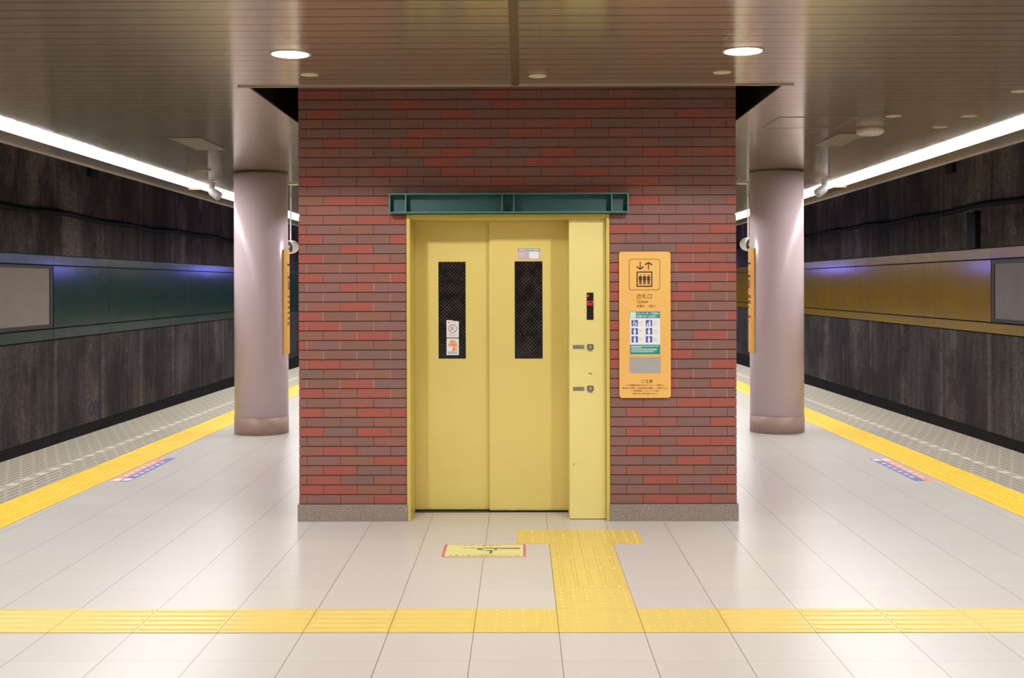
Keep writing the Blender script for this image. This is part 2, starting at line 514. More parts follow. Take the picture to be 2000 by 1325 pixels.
# dark lining above the opening
m = MB()
m.box(HX0 - 0.04, HX0, HY0, HY1, ZC + 0.013, 5.19); m.box(HX1, HX1 + 0.04, HY0, HY1, ZC + 0.013, 5.19)
m.box(HX0, HX1, HY0 - 0.04, HY0, ZC + 0.013, 5.19); m.box(HX0, HX1, HY1, HY1 + 0.04, ZC + 0.013, 5.19)
m.build('ceiling_void', M['void'], kind='structure')
m = MB(); m.box(HX0 - 0.06, HX1 + 0.06, HY0 - 0.016, HY0, ZC - 0.008, ZC - 0.0005)
m.build('trim_1', M['trim'], kind='structure')
m = MB(); m.box(-0.052, -0.008, -14, HY0 - 0.017, ZC - 0.004, ZC - 0.0005)
m.build('trim_2', M['dark_trim'], kind='structure')
for s, f, nm in ((-1, cl, 'trim_3'), (1, cr, 'trim_4')):
    ribbon(lambda y: f(y) - (0.03 if s < 0 else -0.001), lambda y: f(y) + (0.03 if s > 0 else -0.001), ZC - 0.012, ZC + 0.3,
           [-14, 0, 9.9, 24, 62]).build(nm, M['trim'], kind='structure')

# ------------------------------------------------------------ lamps
def strip_light(s, xin, xout, label):
    sy = lambda y: max(min(y, 22), 4)
    fi = lambda y: s * (xin + 0.009 * (sy(y) - 8.5))
    fo = lambda y: s * (xout + 0.0125 * (sy(y) - 9.2))
    lo = lambda a, b: (lambda y: min(a(y), b(y)), lambda y: max(a(y), b(y)))
    t = thing('strip_light', label, 'light', (fi(9), 9, ZC), 'fluorescent strips along the ceiling edges')
    a, b = lo(fi, fo)
    zb, zt = ZC - 0.0009, ZC - 0.0005
    ribbon(a, b, zb, zt, [-14, 0, 4, 8.5, 12, 14.65]).build('diffuser', M['lamp'], t)
    fm = lambda y: fi(y) + (fo(y) - fi(y)) * 0.52
    a2, b2 = lo(fi, fm)
    ribbon(a2, b2, zb, zt, [14.65, 15.55]).build('diffuser', M['lamp'], t)
    ribbon(a, b, zb, zt, [15.55, 18, 22, 62]).build('diffuser', M['lamp'], t)
    a3, b3 = lo(lambda y: fm(y) + s * 0.002, lambda y: fo(y) + s * 0.01)
    ribbon(a3, b3, ZC - 0.03, zt, [14.653, 15.547]).build('joint_cover', M['dark_trim'], t)
    return t
strip_light(-1, 3.797, 4.124, 'long white fluorescent strip along the left ceiling edge above the dark green wall band')
strip_light(1, 3.707, 4.033, 'long white fluorescent strip along the right ceiling edge above the yellow wall band')

def downlight(x, y, label):
    t = thing('downlight', label, 'light', (x, y, ZC), 'round downlights in the ceiling')
    MB().lathe([(0.0985, -0.0022), (0.112, -0.0018), (0.112, -0.0004)], (x, y, ZC), seg=48).build('rim', M['ring'], t)
    MB().lathe([(0.098, -0.0030), (0.0985, -0.0023)], (x, y, ZC), seg=48).build('lens', M['downlamp'], t)
    ld = bpy.data.lights.new('downlight_beam', 'SPOT')
    ld.energy = DOWN_WATTS; ld.color = (1.0, 0.965, 0.98); ld.spot_size = math.radians(150); ld.spot_blend = 0.14; ld.shadow_soft_size = 0.07
    lo_ = bpy.data.objects.new('downlight_beam', ld); lo_.location = (x, y, ZC - 0.03); COL.objects.link(lo_)
downlight(-1.234, 6.228, 'round lit downlight in the ceiling left of the centre seam, before the brick tower')
downlight(1.189, 6.198, 'round lit downlight in the ceiling right of the centre seam, before the brick tower')
for yy in (2.6, -1.0, -4.6):
    downlight(-1.234, yy, 'round lit downlight of the left ceiling row, nearer than the border of the photo')
    downlight(1.189, yy, 'round lit downlight of the right ceiling row, nearer than the border of the photo')
for yy in (13.4, 17.0, 20.6):
    downlight(-1.234, yy, 'round lit downlight of the left ceiling row, hidden behind the brick tower')
    downlight(1.189, yy, 'round lit downlight of the right ceiling row, hidden behind the brick tower')

# unseen blue lamps behind the tower, added for the glow on the wall bands
M['blue_glow'] = emit('added_blue_lens', (0.20, 0.20, 1.0), 7.5)
for s in (-1, 1):
    side = 'left' if s < 0 else 'right'
    for yy, zz, hl, far in ((29.6, 2.06, 0.75, 'nearer'), (44.0, 2.2, 1.6, 'farther')):
        t = thing('added_blue_lamp', far + ' added blue lamp over the ' + side + ' platform edge, hidden behind the brick tower', 'light', (s * 4.6, yy, ZC), 'unseen blue lamps added for the wall glow')
        MB().tube([(s * 4.3, yy - hl * 0.6, ZC - 0.001), (s * 4.3, yy - hl * 0.6, zz + 0.13)], 0.012, 10).build('rod', M['grey_plastic'], t)
        MB().tube([(s * 4.3, yy + hl * 0.6, ZC - 0.001), (s * 4.3, yy + hl * 0.6, zz + 0.13)], 0.012, 10).build('rod', M['grey_plastic'], t)
        MB().box(s * 4.3 - 0.06, s * 4.3 + 0.06, yy - hl, yy + hl, zz + 0.08, zz + 0.13).build('housing', M['grey_plastic'], t)
        xa, xb = sorted((s * 4.305, s * 4.355))
        MB().box(xa, xb, yy - hl, yy + hl, zz - 0.08, zz + 0.079).build('lens', M['blue_glow'], t)

# ------------------------------------------------------------ brick tower
FX0, FX1, FY = -1.532, 1.483, 8.0
OX0, OX1, OZ1 = -0.788, 0.613, 2.118
tower = thing('brick_elevator_tower', 'square red brick elevator tower standing in the middle of the platform', 'tower', (0, 9.4, 0))
PX = 283.4
REDS = """0:760,1290,1355 1:606,662 2:630,1290,1420 3:662 4:760,1358 5:662,1258 6:1358,1416 7:606,728,1258 8:1416 9:606,728,778,1259 10:1358,1416
11:606,728 12:695,1317,1416 14:630,1200,1416 15:1200,1333 16:589,1317 17:728,1391 18:589,630,1200 19:606,1432 20:695 21:1200,1333 22:695,1200,1358
23:606,778,1432 24:760,1200,1358,1416 25:606 26:695,1360,1416 27:606,778 28:589,1225,1416 29:728,778 31:662,727,1258,1432 32:1150 33:604,990,1257
34:760,890,1173 35:870,1060 36:868,1089,1298,1412 37:660,794,924 38:822,1022 39:1125 40:627,893,1356 41:795,1000,1126,1191 42:590,617,955"""
red = {}
for tok in REDS.split():
    a, b = tok.split(':'); red[int(a)] = [(float(q) - 1017) / PX for q in b.split(',')]
CH, BL, ZB = 0.06644, 0.2318, 0.117
m = MB()
m.box(FX0 + 0.006, OX0, FY + 0.007, FY + 0.20, 0.0, 5.0)
m.box(OX1, FX1 - 0.006, FY + 0.007, FY + 0.20, 0.0, 5.0)
m.box(OX0, OX1, FY + 0.007, FY + 0.20, OZ1, 5.0)
m.box(FX0 + 0.006, FX0 + 0.2, FY + 0.2, 10.8, 0.0, 5.0); m.box(FX1 - 0.2, FX1 - 0.006, FY + 0.2, 10.8, 0.0, 5.0)
m.box(FX0 + 0.2, FX1 - 0.2, 10.6, 10.8, 0.0, 5.0)
core = m
m = MB()
pal = [1, 1, 1, 2, 2, 3, 3, 4, 5]
def brick(x0, x1, z0, z1, mi, side=None, yb=None):
    if x1 - x0 < 0.012 or z1 - z0 < 0.01: return
    g = 0.0015
    if side is None:
        m.box(x0 + (g if x0 > FX0 + 1e-4 else 0), x1 - (g if x1 < FX1 - 1e-4 else 0), FY, FY + 0.03, z0 + 0.0033, z1 - 0.0033, mi)
    else:
        xx = side
        a, b = (xx, xx + 0.03) if xx < 0 else (xx - 0.03, xx)
        m.box(a, b, x0 + g, x1 - g, z0 + 0.0033, z1 - 0.0033, mi)
for kk in range(0, 62):
    z0 = ZB + CH * kk; z1 = z0 + CH
    off = (-1.478 if kk % 2 == 0 else -1.363) - BL
    edges = [FX0] + [off + BL * i for i in range(0, 16) if FX0 + 0.01 < off + BL * i < FX1 - 0.01] + [FX1]
    for e_ in edges[1:-1]:
        if 10 < kk < 26 and random.random() < 0.45 and not (OX0 - 0.02 < e_ < OX1 + 0.02):
            core.box(e_ - 0.002, e_ + 0.002, FY + 0.0006, FY + 0.02, z0 + 0.001, z1 - 0.004, 1)
    for a, b in zip(edges[:-1], edges[1:]):
        mi = random.choice(pal)
        if kk in red:
            if any(a - 0.004 < r < b + 0.004 for r in red[kk]): mi = 0
        elif kk > 42 and random.random() < 0.2: mi = 0
        if z0 < OZ1 - 0.012:                      # cut round the doorway
            zz1 = z1
            if a < OX0: brick(a, min(b, OX0), z0, zz1, mi)
            if b > OX1: brick(max(a, OX1), b, z0, zz1, mi)
            if z1 > OZ1 and b > OX0 and a < OX1: brick(max(a, OX0), min(b, OX1), OZ1, z1, mi)
        else:
            brick(a, b, z0, z1, mi)
    for sx in (FX0, FX1):
        yy = FY + 0.03 + (0.0 if kk % 2 else -0.1)
        while yy < 10.8:
            mi = random.choice(pal + [0, 0])
            brick(max(yy, FY + 0.032), min(yy + BL, 10.8), z0, z1, mi, sx)
            yy += BL
m.build('brick_facing', BR, tower)
core.build('mortar_core', [M['mortar'], plain('pale_mortar', (0.38, 0.32, 0.31), 0.9)], tower)
for x0, x1 in ((FX0 - 0.008, OX0 + 0.008), (OX1 - 0.006, FX1 + 0.008)):
    MB().box(x0, x1, FY - 0.014, FY - 0.0005, 0.0, 0.116).build('plinth', M['granite'], tower, bevel=0.002)
for sx in (FX0, FX1):
    a, b = sorted((sx, sx + (-0.012 if sx < 0 else 0.012)))
    MB().box(a, b, FY, 10.8, 0.0, 0.116).build('plinth', M['granite'], tower)

# ------------------------------------------------------------ elevator doorway
DL, DR = 8.35, 8.314
lift = thing('elevator_entrance', 'yellow elevator doorway with two sliding doors set in the brick tower', 'elevator', (-0.09, 8.2, 0))
m = MB()
m.box(OX0 + 0.001, OX0 + 0.026, FY - 0.012, 8.40, 0.0, OZ1 - 0.002)
m.box(OX1 - 0.025, OX1 - 0.001, FY - 0.006, 8.40, 0.0, OZ1 - 0.002)
m.box(OX0 + 0.026, OX1 - 0.025, FY - 0.012, 8.40, 2.084, OZ1 - 0.002)
m.build('door_frame', M['frame'], lift, bevel=0.004)
MB().box(OX0 + 0.027, 0.334, 8.30, 8.42, 0.0005, 0.006).build('door_sill', M['sill'], lift)
def lift_door(x0, x1, yf, wx0, wx1, wz0, wz1, lab):
    m = MB()
    z0, z1 = 0.012, 2.0835
    for a, b, c, d in ((x0, wx0, z0, z1), (wx1, x1, z0, z1), (wx0, wx1, z0, wz0), (wx0, wx1, wz1, z1)):
        m.box(a, b, yf, yf + 0.03, c, d)
    d = m.build('sliding_door', M['door'], lift)
    d['label'] = lab
    m = MB().box(wx0 + 0.001, wx1 - 0.001, yf + 0.004, yf + 0.012, wz0 + 0.001, wz1 - 0.001)
    g = m.build('window_pane', M['glass'], d)
    m = MB(); q = 0.004
    m.ring([(wx0, wz0), (wx1, wz0), (wx1, wz1), (wx0, wz1)], [(wx0 + q, wz0 + q), (wx1 - q, wz0 + q), (wx1 - q, wz1 - q), (wx0 + q, wz1 - q)], 0.0025, wall_frame(yf + 0.0035))
    m.build('window_gasket', M['seam'], d)
lift_door(-0.7615, -0.222, DL, -0.593, -0.396, 1.097, 1.795, 'left sliding door, set a little further back')
lift_door(-0.226, 0.3345, DR, -0.044, 0.156, 1.098, 1.796, 'right sliding door, overlapping in front')
MB().box(OX0 + 0.027, 0.3345, DR - 0.012, DR - 0.002, 2.078, 2.0838).build('door_track', M['frame'], lift)
cp = MB().box(0.335, OX1 - 0.026, 8.05, 8.40, 0.004, 2.0835).build('control_panel', M['panel'], lift, bevel=0.003)
yp = 8.05
MB().box(0.457, 0.503, yp - 0.004, yp - 0.0002, 1.384, 1.572).build('floor_display', M['black'], cp)
# red digits B2 and the little arrow
def segs(mb, x, z, w, h, on, y):
    t = 0.0032
    S = dict(a=(x, x + w, z + h - t, z + h), d=(x, x + w, z, z + t), g=(x, x + w, z + h / 2 - t / 2, z + h / 2 + t / 2),
             f=(x, x + t, z + h / 2, z + h), b=(x + w - t, x + w, z + h / 2, z + h), e=(x, x + t, z, z + h / 2), c=(x + w - t, x + w, z, z + h / 2))
    for q in on:
        a, b, c, d = S[q]
        mb.box(a, b, y - 0.0008, y, c, d)
m = MB()
segs(m, 0.4625, 1.484, 0.0155, 0.030, 'adgbcfe', yp - 0.0042)
segs(m, 0.4845, 1.484, 0.0155, 0.030, 'abged', yp - 0.0042)
m.build('floor_digits', M['led'], cp)
m = MB()
m.prism([(0.466, 1.541), (0.474, 1.550), (0.470, 1.550), (0.470, 1.558), (0.462, 1.558), (0.462, 1.550), (0.458, 1.550)], 0.0008, wall_frame(yp - 0.0042))
m.build('direction_arrow', M['led'], cp)
for zc, zl in ((1.1955, 1.1955), (0.908, 0.9055)):
    MB().prism(rrect(0.459, 0.502, zc - 0.0185, zc + 0.0185, 0.008), 0.006, wall_frame(yp - 0.0002)).build('call_button', M['button'], cp)
    MB().prism(rrect(0.467, 0.494, zc - 0.0125, zc + 0.0125, 0.005), 0.002, wall_frame(yp - 0.0063)).build('button_cap', M['plate'], cp)
    MB().box(0.466, 0.495, yp - 0.002, yp - 0.0002, zc - 0.031, zc - 0.022).build('braille_plate', M['plate'], cp)
    MB().box(0.3605, 0.4385, yp - 0.002, yp - 0.0002, zl - 0.0145, zl + 0.0145).build('label_plate', M['plate'], cp)
    text('plate_lettering', 'B1改札口', 0.021, M['seam'], cp, (0.3625, yp - 0.0023, zl - 0.0075), width=0.074)
MB().prism([(0.464, 1.018), (0.470, 1.013), (0.468, 1.007), (0.476, 1.009), (0.481, 1.002), (0.486, 1.006), (0.493, 1.003), (0.491, 1.010), (0.497, 1.013), (0.487, 1.014), (0.484, 1.019), (0.478, 1.014), (0.472, 1.020)], 0.0006, wall_frame(yp - 0.0001)).build('rust_mark', M['rust'], cp)
MB().prism(circle(0.365, 0.383, 0.006, 10), 0.0006, wall_frame(yp - 0.0001)).build('rust_mark', M['rust'], cp)

# steel beam above the doorway
BX0, BX1, BZ0, BZ1, BY = -0.897, 0.735, 2.119, 2.254, 7.905
beam = thing('steel_lintel', 'dark green steel beam with stiffeners above the elevator doorway', 'beam', (-0.08, 7.99, BZ0))
MB().box(BX0, BX1, 7.990, 7.9985, BZ0 + 0.0095, BZ1 - 0.0095).build('web', M['beam'], beam)
MB().box(BX0, BX1, BY, 7.9985, BZ1 - 0.009, BZ1).build('flange', M['beam_edge'], beam, bevel=0.001)
MB().box(BX0, BX1, BY, 7.9985, BZ0, BZ0 + 0.009).build('flange', M['beam_edge'], beam, bevel=0.001)
for xx in (BX0 + 0.0042, -0.783, -0.126, -0.046, 0.621, BX1 - 0.0042):
    MB().box(xx - 0.004, xx + 0.004, BY + 0.002, 7.9898, BZ0 + 0.0093, BZ1 - 0.0093).build('stiffener', M['beam_edge'], beam)

# ------------------------------------------------------------ stickers on the doors
yw = DL + 0.0038
s1 = tag(MB().prism([(-0.535, 1.249), (-0.447, 1.249), (-0.447, 1.366), (-0.475, 1.368), (-0.505, 1.374), (-0.535, 1.375)], 0.0008, wall_frame(yw)).build('warning_sticker', M['white']),
         'upper white sticker with a barred circle on the left door window', 'sticker')
yy = yw - 0.0009
m = MB().ring(circle(-0.491, 1.313, 0.031), circle(-0.491, 1.313, 0.027), 0.0004, wall_frame(yy))
c45 = 0.7071
m.prism([(-0.491 - 0.021, 1.313 + 0.019), (-0.491 + 0.019, 1.313 - 0.021), (-0.491 + 0.0215, 1.313 - 0.0185), (-0.491 - 0.0185, 1.313 + 0.0215)], 0.0005, wall_frame(yy))
m.build('barred_circle', plain('dark_red_line', (0.22, 0.05, 0.06), 0.5), s1)
m = MB().prism([(-0.510, 1.297), (-0.503, 1.288), (-0.499, 1.299), (-0.491, 1.305), (-0.484, 1.318), (-0.480, 1.330), (-0.487, 1.336), (-0.493, 1.326), (-0.502, 1.318)], 0.0003, wall_frame(yy))
m.build('hand_mark', M['lilac'], s1)
m = MB().prism([(-0.5175, 1.3515), (-0.511, 1.358), (-0.5175, 1.3645), (-0.524, 1.358)], 0.0003, wall_frame(yy)); m.build('red_diamond', M['red_ink'], s1)
text('lettering', '危険', 0.015, M['grey_ink'], s1, (-0.503, yy - 0.0004, 1.3525), spacing=1.25)
m = MB()
for i, zz in enumerate((1.272, 1.262)): m.box(-0.523, -0.460, yy - 0.0003, yy, zz, zz + 0.004)
m.build('small_print', M['grey_ink'], s1)
s2 = tag(MB().prism(rrect(-0.535, -0.447, 1.123, 1.243, 0.003), 0.0008, wall_frame(yw)).build('notice_sticker', M['white']),
         'lower white and orange sticker on the left door window', 'sticker')
m = MB().prism([(-0.490, 1.151), (-0.457, 1.151), (-0.457, 1.205)] + [(-0.491 + 0.034 * math.cos(a), 1.200 + 0.034 * math.sin(a)) for a in [i * PI / 12 for i in range(1, 10)]] + [(-0.512, 1.195), (-0.490, 1.195)], 0.0003, wall_frame(yy))
m.build('orange_arch', M['pale_orange'], s2)
text('lettering', 'お願い', 0.013, M['orange_ink'], s2, (-0.5075, yy - 0.0006, 1.213), width=0.034, bold=0.0006)
m = MB()
m.box(-0.523, -0.461, yy - 0.0006, yy - 0.0003, 1.197, 1.204); m.box(-0.521, -0.463, yy - 0.0006, yy - 0.0003, 1.187, 1.193)
m.build('orange_print_lines', M['orange_ink'], s2)
m = MB().prism([(-0.497, 1.153), (-0.478, 1.156), (-0.474, 1.170), (-0.482, 1.180), (-0.490, 1.172), (-0.489, 1.163)], 0.0003, wall_frame(yy - 0.0004)); m.build('figure_mark', M['orange_ink'], s2)
m = MB(); m.box(-0.526, -0.456, yy - 0.0003, yy, 1.131, 1.150); m.build('grey_footer', M['grey_ink'], s2)
yd = DR
s3 = tag(MB().box(-0.021, 0.140, yd - 0.001, yd - 0.0002, 1.809, 1.887).build('door_sticker', M['lilac']),
         'small lilac sticker with a blue heading above the right door window', 'sticker')
MB().box(-0.0205, 0.1395, yd - 0.0014, yd - 0.0011, 1.871, 1.8865).build('blue_heading', M['pale_blue'], s3)
m = MB()
for a, b in ((-0.012, 0.040), (0.046, 0.058), (0.063, 0.080), (0.086, 0.131)): m.box(a, b, yd - 0.0018, yd - 0.00145, 1.8755, 1.8820)
m.build('heading_print', M['white'], s3)
m = MB()
for i, zz in enumerate((1.852, 1.840, 1.828)): m.box(-0.014, 0.045 - 0.012 * (i % 2), yd - 0.0014, yd - 0.0011, zz, zz + 0.0055)
m.build('small_print', M['pale_orange'], s3)
MB().prism(rrect(0.060, 0.132, 1.815, 1.865, 0.018), 0.0004, wall_frame(yd - 0.0011)).build('white_patch', M['white'], s3)

# ------------------------------------------------------------ orange guide sign on the bricks
sg = thing('guide_sign', 'tall orange elevator guide sign mounted on the bricks right of the doorway', 'sign', (0.852, 7.99, 0.848))
ys = 7.982
MB().prism(rrect(0.676, 1.029, 0.848, 1.853, 0.018), 0.010, wall_frame(7.9985 - 0.006)).build('sign_plate', M['sign'], sg)
FR = wall_frame(ys - 0.0003)
MB().ring(rrect(0.743, 0.957, 1.589, 1.804, 0.018), rrect(0.7465, 0.9535, 1.5925, 1.8005, 0.0155), 0.0005, FR).build('pictogram_border', M['ink_line'], sg)
m = MB()
ax, az0, az1 = 0.8205, 1.731, 1.784
def arrow(mb, x, z0, z1, up):
    t, w, h = 0.0033, 0.0245, 0.027
    mb.box(x - t, x + t, ys - 0.0008, ys - 0.0003, z0 + (0 if up else 0.006), z1 - (0.006 if up else 0))
    zt = z1 if up else z0
    sgn = -1 if up else 1
    for d in (-1, 1):
        p = [(x, zt), (x + d * w, zt + sgn * h), (x + d * w, zt + sgn * (h - 0.0105)), (x, zt - 0 + sgn * -0.0)]
        q = [(x, zt), (x, zt + sgn * 0.0105), (x + d * w, zt + sgn * h), (x + d * w, zt + sgn * (h - 0.0105))]
        area = sum(q[i][0] * q[(i + 1) % 4][1] - q[(i + 1) % 4][0] * q[i][1] for i in range(4))
        mb.prism(q if area > 0 else q[::-1], 0.0006, FR)
arrow(m, 0.8205, 1.7285, 1.784, False)
arrow(m, 0.878, 1.7285, 1.784, True)
m.build('arrows', M['ink'], sg)
MB().ring([(0.796, 1.611), (0.904, 1.611), (0.904, 1.717), (0.796, 1.717)], [(0.804, 1.619), (0.896, 1.619), (0.896, 1.709), (0.804, 1.709)], 0.0005, FR).build('car_outline', M['ink'], sg)
for xc in (0.822, 0.850, 0.878):
    m = MB()
    m.prism(circle(xc, 1.6925, 0.0042, 14), 0.0005, FR)
    m.prism(rrect(xc - 0.0110, xc + 0.0110, 1.655, 1.6855, 0.006), 0.0005, FR)
    m.prism([(xc - 0.0082, 1.656), (xc - 0.0070, 1.628), (xc - 0.0012, 1.628), (xc - 0.0008, 1.656)], 0.0005, FR)
    m.prism([(xc + 0.0008, 1.656), (xc + 0.0012, 1.628), (xc + 0.0070, 1.628), (xc + 0.0082, 1.656)], 0.0005, FR)
    m.build('passenger_figure', M['ink'], sg)
yt = ys - 0.0008
text('lettering', '改札口', 0.040, M['ink_line'], sg, (0.794, yt, 1.531), width=0.104)
text('lettering', 'Gates', 0.033, M['ink_line'], sg, (0.795, yt, 1.500), width=0.077)
text('lettering', '检票处', 0.019, M['ink_line'], sg, (0.795, yt, 1.472), width=0.054)
text('lettering', '개찰구', 0.019, M['ink_line'], sg, (0.872, yt, 1.472), width=0.054)
text('lettering', 'ご注意', 0.027, M['ink_line'], sg, (0.822, yt, 0.9525), width=0.078)
for s_, zz, xa, xb in (('ドアの開閉時は巻き込まれないように、ご注意下さい。', 0.930, 0.722, 0.990), ('乗り降りの際は、左右の安全を確認し、ご注意下さい。', 0.910, 0.697, 1.008),
                       ('非常の際は、エレベーター内の', 0.891, 0.770, 0.946), ('非常ボタンを押し続けて下さい。', 0.871, 0.767, 0.940)):
    text('lettering', s_, 0.0145, M['ink_line'], sg, (xa, yt, zz), width=xb - xa)
# green and white notice
po = MB().box(0.749, 0.956, ys - 0.0012, ys - 0.0002, 1.149, 1.441).build('notice', M['white'], sg)
yn = ys - 0.0013
MB().box(0.749, 0.956, yn - 0.0003, yn, 1.396, 1.441).build('notice_header', M['teal'], po)
MB().box(0.749, 0.956, yn - 0.0003, yn, 1.149, 1.214).build('notice_footer', M['teal'], po)
MB().box(0.751, 0.791, yn - 0.0006, yn - 0.0003, 1.398, 1.438).build('notice_emblem', M['pale_teal'], po)
text('notice_lettering', 'エレベーターご利用の', 0.0185, M['white'], po, (0.797, yn - 0.0006, 1.421), width=0.152, bold=0.0003)
text('notice_lettering', 'お客さまへのお願い', 0.0185, M['white'], po, (0.797, yn - 0.0006, 1.4015), width=0.140, bold=0.0003)
FN = wall_frame(yn - 0.0001)
FN2 = wall_frame(yn - 0.0004)
for r_, zc in enumerate((1.362, 1.306, 1.2505)):
    for c_, xc in enumerate((0.782, 0.880)):
        q = MB().box(xc - 0.022, xc + 0.022, yn - 0.0003, yn, zc - 0.0215, zc + 0.0215).build('priority_pictogram', M['blue'], po)
        m = MB()
        if (r_, c_) == (0, 0):
            m.ring(circle(xc + 0.001, zc - 0.006, 0.0135, 20), circle(xc + 0.001, zc - 0.006, 0.0095, 20), 0.0003, FN2)
            m.prism(circle(xc - 0.005, zc + 0.016, 0.0042, 12), 0.0003, FN2)
            m.prism([(xc - 0.0075, zc - 0.003), (xc - 0.002, zc - 0.003), (xc - 0.002, zc + 0.011), (xc - 0.0075, zc + 0.011)], 0.0003, FN2)
            m.prism([(xc + 0.0, zc - 0.001), (xc + 0.011, zc - 0.012), (xc + 0.018, zc - 0.014), (xc + 0.018, zc - 0.0105), (xc + 0.012, zc - 0.007), (xc + 0.004, zc + 0.003)], 0.0003, FN2)
        else:
            m.prism(circle(xc + (0.004 if (r_, c_) == (0, 1) else 0), zc + 0.0155, 0.0046, 12), 0.0003, FN2)
            w = (0.0, 0.008) [0] + (0.0065, 0.0095, 0.0085)[r_]
            xo = xc + (0.005 if (r_, c_) == (0, 1) else 0)
            m.prism([(xo - 0.0045, zc - 0.021), (xo + 0.0045, zc - 0.021), (xo + w, zc - 0.004), (xo + w * 0.9, zc + 0.006), (xo + 0.005, zc + 0.0105), (xo - 0.005, zc + 0.0105), (xo - w * 0.9, zc + 0.006), (xo - w, zc - 0.004)], 0.0003, FN2)
            if (r_, c_) == (0, 1):
                m.prism([(xc - 0.017, zc - 0.020), (xc - 0.008, zc - 0.020), (xc - 0.004, zc - 0.002), (xc - 0.010, zc + 0.003), (xc - 0.015, zc - 0.008)], 0.0003, FN2)
        m.build('pictogram_figure', M['white'], q)
        m = MB()
        for i in range(3 - (r_ > 0 and c_ == 0)):
            m.box(xc + 0.030, xc + 0.052 + 0.004 * c_, yn - 0.0003, yn, zc + 0.009 - 0.0105 * i, zc + 0.012 - 0.0105 * i)
        m.build('small_print', M['grey_ink'], po)
m = MB()
for zz, xb in ((1.2015, 0.948), (1.1935, 0.826), (1.1835, 0.934), (1.1735, 0.932), (1.1635, 0.912)):
    m.box(0.757, xb, yn - 0.0006, yn - 0.0003, zz, zz + 0.0045)
m.build('footer_print', M['pale_teal'], po)
MB().box(0.748, 0.959, ys - 0.0022, ys - 0.0002, 1.020, 1.129).build('steel_plate', M['steel'], sg)

# ------------------------------------------------------------ columns with their curved signs
def column(x, y, ztop, label, s, slabel, marks):
    t = thing('column', label, 'column', (x, y, 0), 'round pink platform columns')
    R = 0.293
    MB().lathe([(R, 0.188), (R, ZC - 0.016)], (x, y, 0), seg=96).build('shaft', M['column'], t)
    MB().lathe([(R + 0.003, 0.0), (R + 0.003, 0.1875)], (x, y, 0), seg=96).build('base_band', M['band'], t)
    MB().lathe([(R + 0.002, ZC - 0.0155), (R + 0.002, ZC - 0.0005)], (x, y, 0), seg=96).build('dark_top_ring', M['dark_trim'], t)  # thin dark ring where the shaft meets the ceiling
    p = thing('column_sign', slabel, 'sign', (x + s * (R + 0.01), y, 0.87), 'narrow signs on the columns')
    def patch(name, a0, a1, z0, z1, r0, r1, mat):
        n = max(2, int(abs(a1 - a0) / 3))
        mb = MB()
        vs = []
        for i in range(n + 1):
            a = math.radians(a0 + (a1 - a0) * i / n)
            for r, zz in ((r0, z0), (r1, z0), (r1, z1), (r0, z1)):
                vs.append((x + s * r * math.cos(a), y - r * math.sin(a), zz))
        fs = [(0, 1, 2, 3), tuple(4 * n + i for i in (3, 2, 1, 0))]
        for i in range(n):
            for q in range(4):
                w = (q + 1) % 4
                fs.append((4 * i + q, 4 * i + w, 4 * (i + 1) + w, 4 * (i + 1) + q))
        mb.add(vs, fs)
        return mb.build(name, mat, p)
    patch('sign_plate', -25, 25, 0.875, 2.022, R + 0.001, R + 0.014, M['sign_col'])
    ra, rb = R + 0.0142, R + 0.0148
    patch('black_mark', -5, 12, 1.845, 1.865, ra, rb, M['ink'])
    # pictogram box outline and figure, then the text rows
    for a0, a1, z0, z1 in ((-12, 13, 1.765, 1.769), (-12, 13, 1.548, 1.552), (12.2, 13, 1.552, 1.765), (-12, -11.2, 1.552, 1.765)):
        patch('pictogram_border', a0, a1, z0, z1, ra, rb, M['ink_line'])
    for a0, a1, z0, z1 in ((-6, 9, 1.70, 1.73), (-2, 6, 1.60, 1.68), (-8, 7, 1.58, 1.60)):
        patch('pictogram_figure', a0, a1, z0, z1, ra, rb, M['ink'])
    for a0, a1, z0, z1 in marks:
        patch('text_mark', a0, a1, z0, z1, ra, rb, M['ink_line'])
column(-2.868, 12.815, 0, 'round glossy pink column left of the brick tower', 1,
       'narrow orange sign wrapped round the right flank of the left column',
       [(-14, 10, z, z + 0.026) for z in (1.49, 1.43, 1.37, 1.31, 1.25)] + [(0, 11, 1.19, 1.225)])
column(2.828, 12.851, 0, 'round glossy pink column right of the brick tower', -1,
       'narrow orange sign wrapped round the left flank of the right column',
       [(-14, 12, 1.47, 1.51), (-6, 12, 1.41, 1.45), (-14, 4, 1.365, 1.38), (-14, 12, 1.255, 1.28), (-12, 2, 1.21, 1.225)])

# ------------------------------------------------------------ tactile paving
def dome(mb, x, y, z, r=0.0112, h=0.0045, seg=8):
    vs = [(x + r * math.cos(2 * PI * i / seg), y + r * math.sin(2 * PI * i / seg), z) for i in range(seg)]
    vs += [(x + 0.55 * r * math.cos(2 * PI * i / seg), y + 0.55 * r * math.sin(2 * PI * i / seg), z + h) for i in range(seg)]
    mb.add(vs, [(i, (i + 1) % seg, seg + (i + 1) % seg, seg + i) for i in range(seg)] + [tuple(range(seg, 2 * seg))], 0, False)
def bar(mb, x0, x1, y0, y1, z, h=0.0045):
    b = 0.005
    vs = [(x0, y0, z), (x1, y0, z), (x1, y1, z), (x0, y1, z), (x0 + b, y0 + b, z + h), (x1 - b, y0 + b, z + h), (x1 - b, y1 - b, z + h), (x0 + b, y1 - b, z + h)]
    mb.add(vs, [(0, 1, 5, 4), (1, 2, 6, 5), (2, 3, 7, 6), (3, 0, 4, 7), (4, 5, 6, 7)])
TZ = 0.0035
